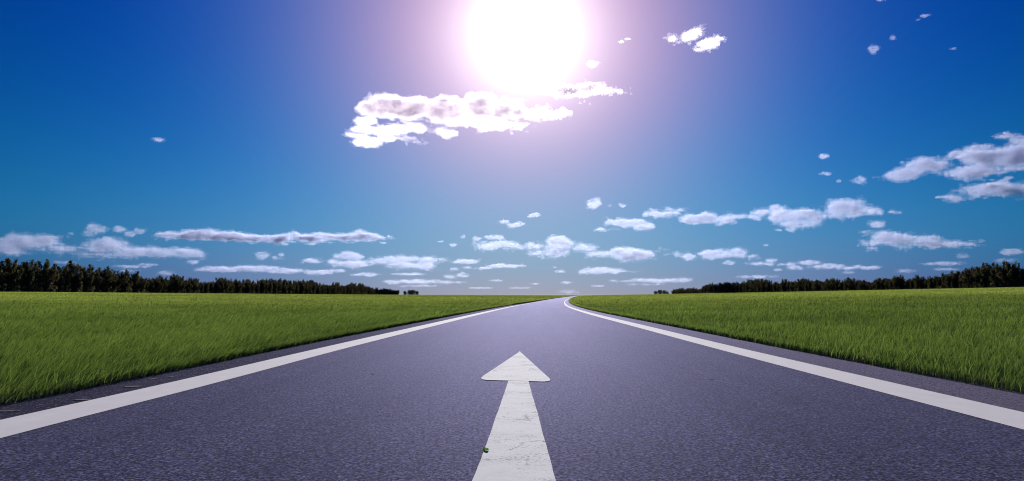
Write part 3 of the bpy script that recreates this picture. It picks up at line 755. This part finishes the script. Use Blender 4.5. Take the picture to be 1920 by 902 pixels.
# ------------------------------------------------------------------ small things lying on the asphalt
def leaf_mat(name, a, c):
    m, t, o = mat(name); b = NB(t)
    g = b.n('ShaderNodeTexCoord').outputs['Object']
    cc = b.mix(b.ramp(b.noise(g, 60, 3), 0.35, 0.65), a, c)
    p = principled(b, o, cc, 0.6, 0.2); tl = b.n('ShaderNodeBsdfTranslucent'); b.link(cc, tl.inputs[0])
    mx = b.n('ShaderNodeMixShader'); mx.inputs[0].default_value = 0.65; b.link(p.outputs[0], mx.inputs[1]); b.link(tl.outputs[0], mx.inputs[2]); b.link(mx.outputs[0], o.inputs[0]); return m
def curled_leaf(name, m, length, width, curl, loc, rz, label):
    """a blade of a leaf rolled round its midrib, with a pointed end and a stub of stalk"""
    nu, nv = 14, 12; V = []
    for i in range(nu):
        u = i/(nu-1); w = width*(math.sin(math.pi*min(1, 0.12 + u*0.88))**0.7)*(1 - 0.25*u)
        for j in range(nv):
            v = j/(nv-1)*2 - 1; a = v*curl; rad = w/max(curl, 0.3)
            V.append(((u-0.5)*length, rad*math.sin(a), rad*(1 - math.cos(a))*0.8 + 0.03*length*math.sin(u*2.2) + 0.0012*math.sin(9*u + 4*v)))
    F = [(i*nv+j, i*nv+j+1, (i+1)*nv+j+1, (i+1)*nv+j) for i in range(nu-1) for j in range(nv-1)]
    V = np.array(V); V[:, 2] += 0.0003 - V[:, 2].min()
    ob = link(name, mesh_np(name, V, np.array(F), m, True), loc=loc); ob.rotation_euler = (0, 0, rz)
    md = ob.modifiers.new('thickness', 'SOLIDIFY'); md.thickness = 0.0008
    tv, tf = tube([V[nv//2] + [0, 0, 0.001], V[nv//2] + [-0.3*length, 0.02*length, 0.002]], [0.0013, 0.0008], 6)
    st = link('leaf_stalk', mesh_np('leaf_stalk', tv, tf, m, True), ob)
    return tag(ob, label, 'leaf')
M_GL = leaf_mat('green_leaf', (0.22, 0.42, 0.04), (0.34, 0.55, 0.09)); M_DL = leaf_mat('dry_leaf', (0.22, 0.09, 0.035), (0.34, 0.17, 0.07))
curled_leaf('green_leaf', M_GL, 0.032, 0.034, 1.7, (-0.148, 4.69, 0.0054), 0.5, 'small curled green leaf lying on the left edge of the white arrow')
curled_leaf('dry_leaf', M_DL, 0.034, 0.013, 1.0, (-1.57, 9.17, 0.0), 0.1, 'tiny orange dry leaf on the asphalt left of the arrow head')
curled_leaf('dry_leaf', leaf_mat('pale_leaf', (0.38, 0.27, 0.24), (0.5, 0.4, 0.38)), 0.05, 0.014, 0.7, (2.12, 8.60, 0.0), 0.0, 'pale pinkish dry leaf on the asphalt right of the arrow head')
# dusty patches on the left shoulder
M_DUST = mat('pale_dust'); bb_ = NB(M_DUST[1]); gg_ = bb_.n('ShaderNodeNewGeometry').outputs['Position']
principled(bb_, M_DUST[2], bb_.mix(bb_.ramp(bb_.noise(gg_, 30, 5, 0.7), 0.4, 0.62), (0.05, 0.05, 0.06), (0.24, 0.21, 0.20)), 0.9, 0.05)
for x, y, lx, ly, lab in [(-3.68, 6.96, 0.085, 0.05, None), (-3.72, 7.96, 0.10, 0.07, None), (-3.84, 8.66, 0.05, 0.06, None), (-3.92, 6.30, 0.11, 0.045, 'brownish dust patch nearest the picture edge'), (-3.74, 8.9, 0.03, 0.05, None)]:
    rr = random.Random(int(x*1000)); pts = [(x + lx*math.cos(a)*rr.uniform(0.6, 1.1), y + ly*math.sin(a)*rr.uniform(0.6, 1.1)) for a in [2*math.pi*i/14 for i in range(14)]]
    ob = link('dust_patch', poly_mesh('dust_patch', pts, 0.003, M_DUST[0]), s1)
    if lab: ob['label'] = lab


# a few dry orange stalks standing in the green crop
rt = random.Random(4); VV, FF = [], []
for k in range(9):
    x0, y0 = rt.gauss(0, 0.035), rt.gauss(0, 0.05); h = rt.uniform(0.24, 0.40); lx = rt.gauss(0.05, 0.04); w = 0.012
    q = len(VV); VV += [(x0-w, y0, 0), (x0+w, y0, 0), (x0+lx*0.4+w, y0, h*0.6), (x0+lx*0.4-w, y0, h*0.6), (x0+lx, y0, h)]
    FF += [((q, q+1, q+2, q+3),), ((q+3, q+2, q+4),)]
quads = np.array([f[0] for f in FF if len(f[0]) == 4]); tris = np.array([f[0] for f in FF if len(f[0]) == 3])
tx, ty = 11.24, 44.73
tuft = link('dry_grass_tuft', mesh_np('dry_grass_tuft', np.array(VV), [quads, tris], leaf_mat('dry_straw', (0.42, 0.24, 0.06), (0.55, 0.36, 0.12))), loc=(tx, ty, float(terrain(np.array([tx]), np.array([ty]))[0])))
tag(tuft, 'small orange tuft of dry stalks standing in the right green field', 'grass tuft')
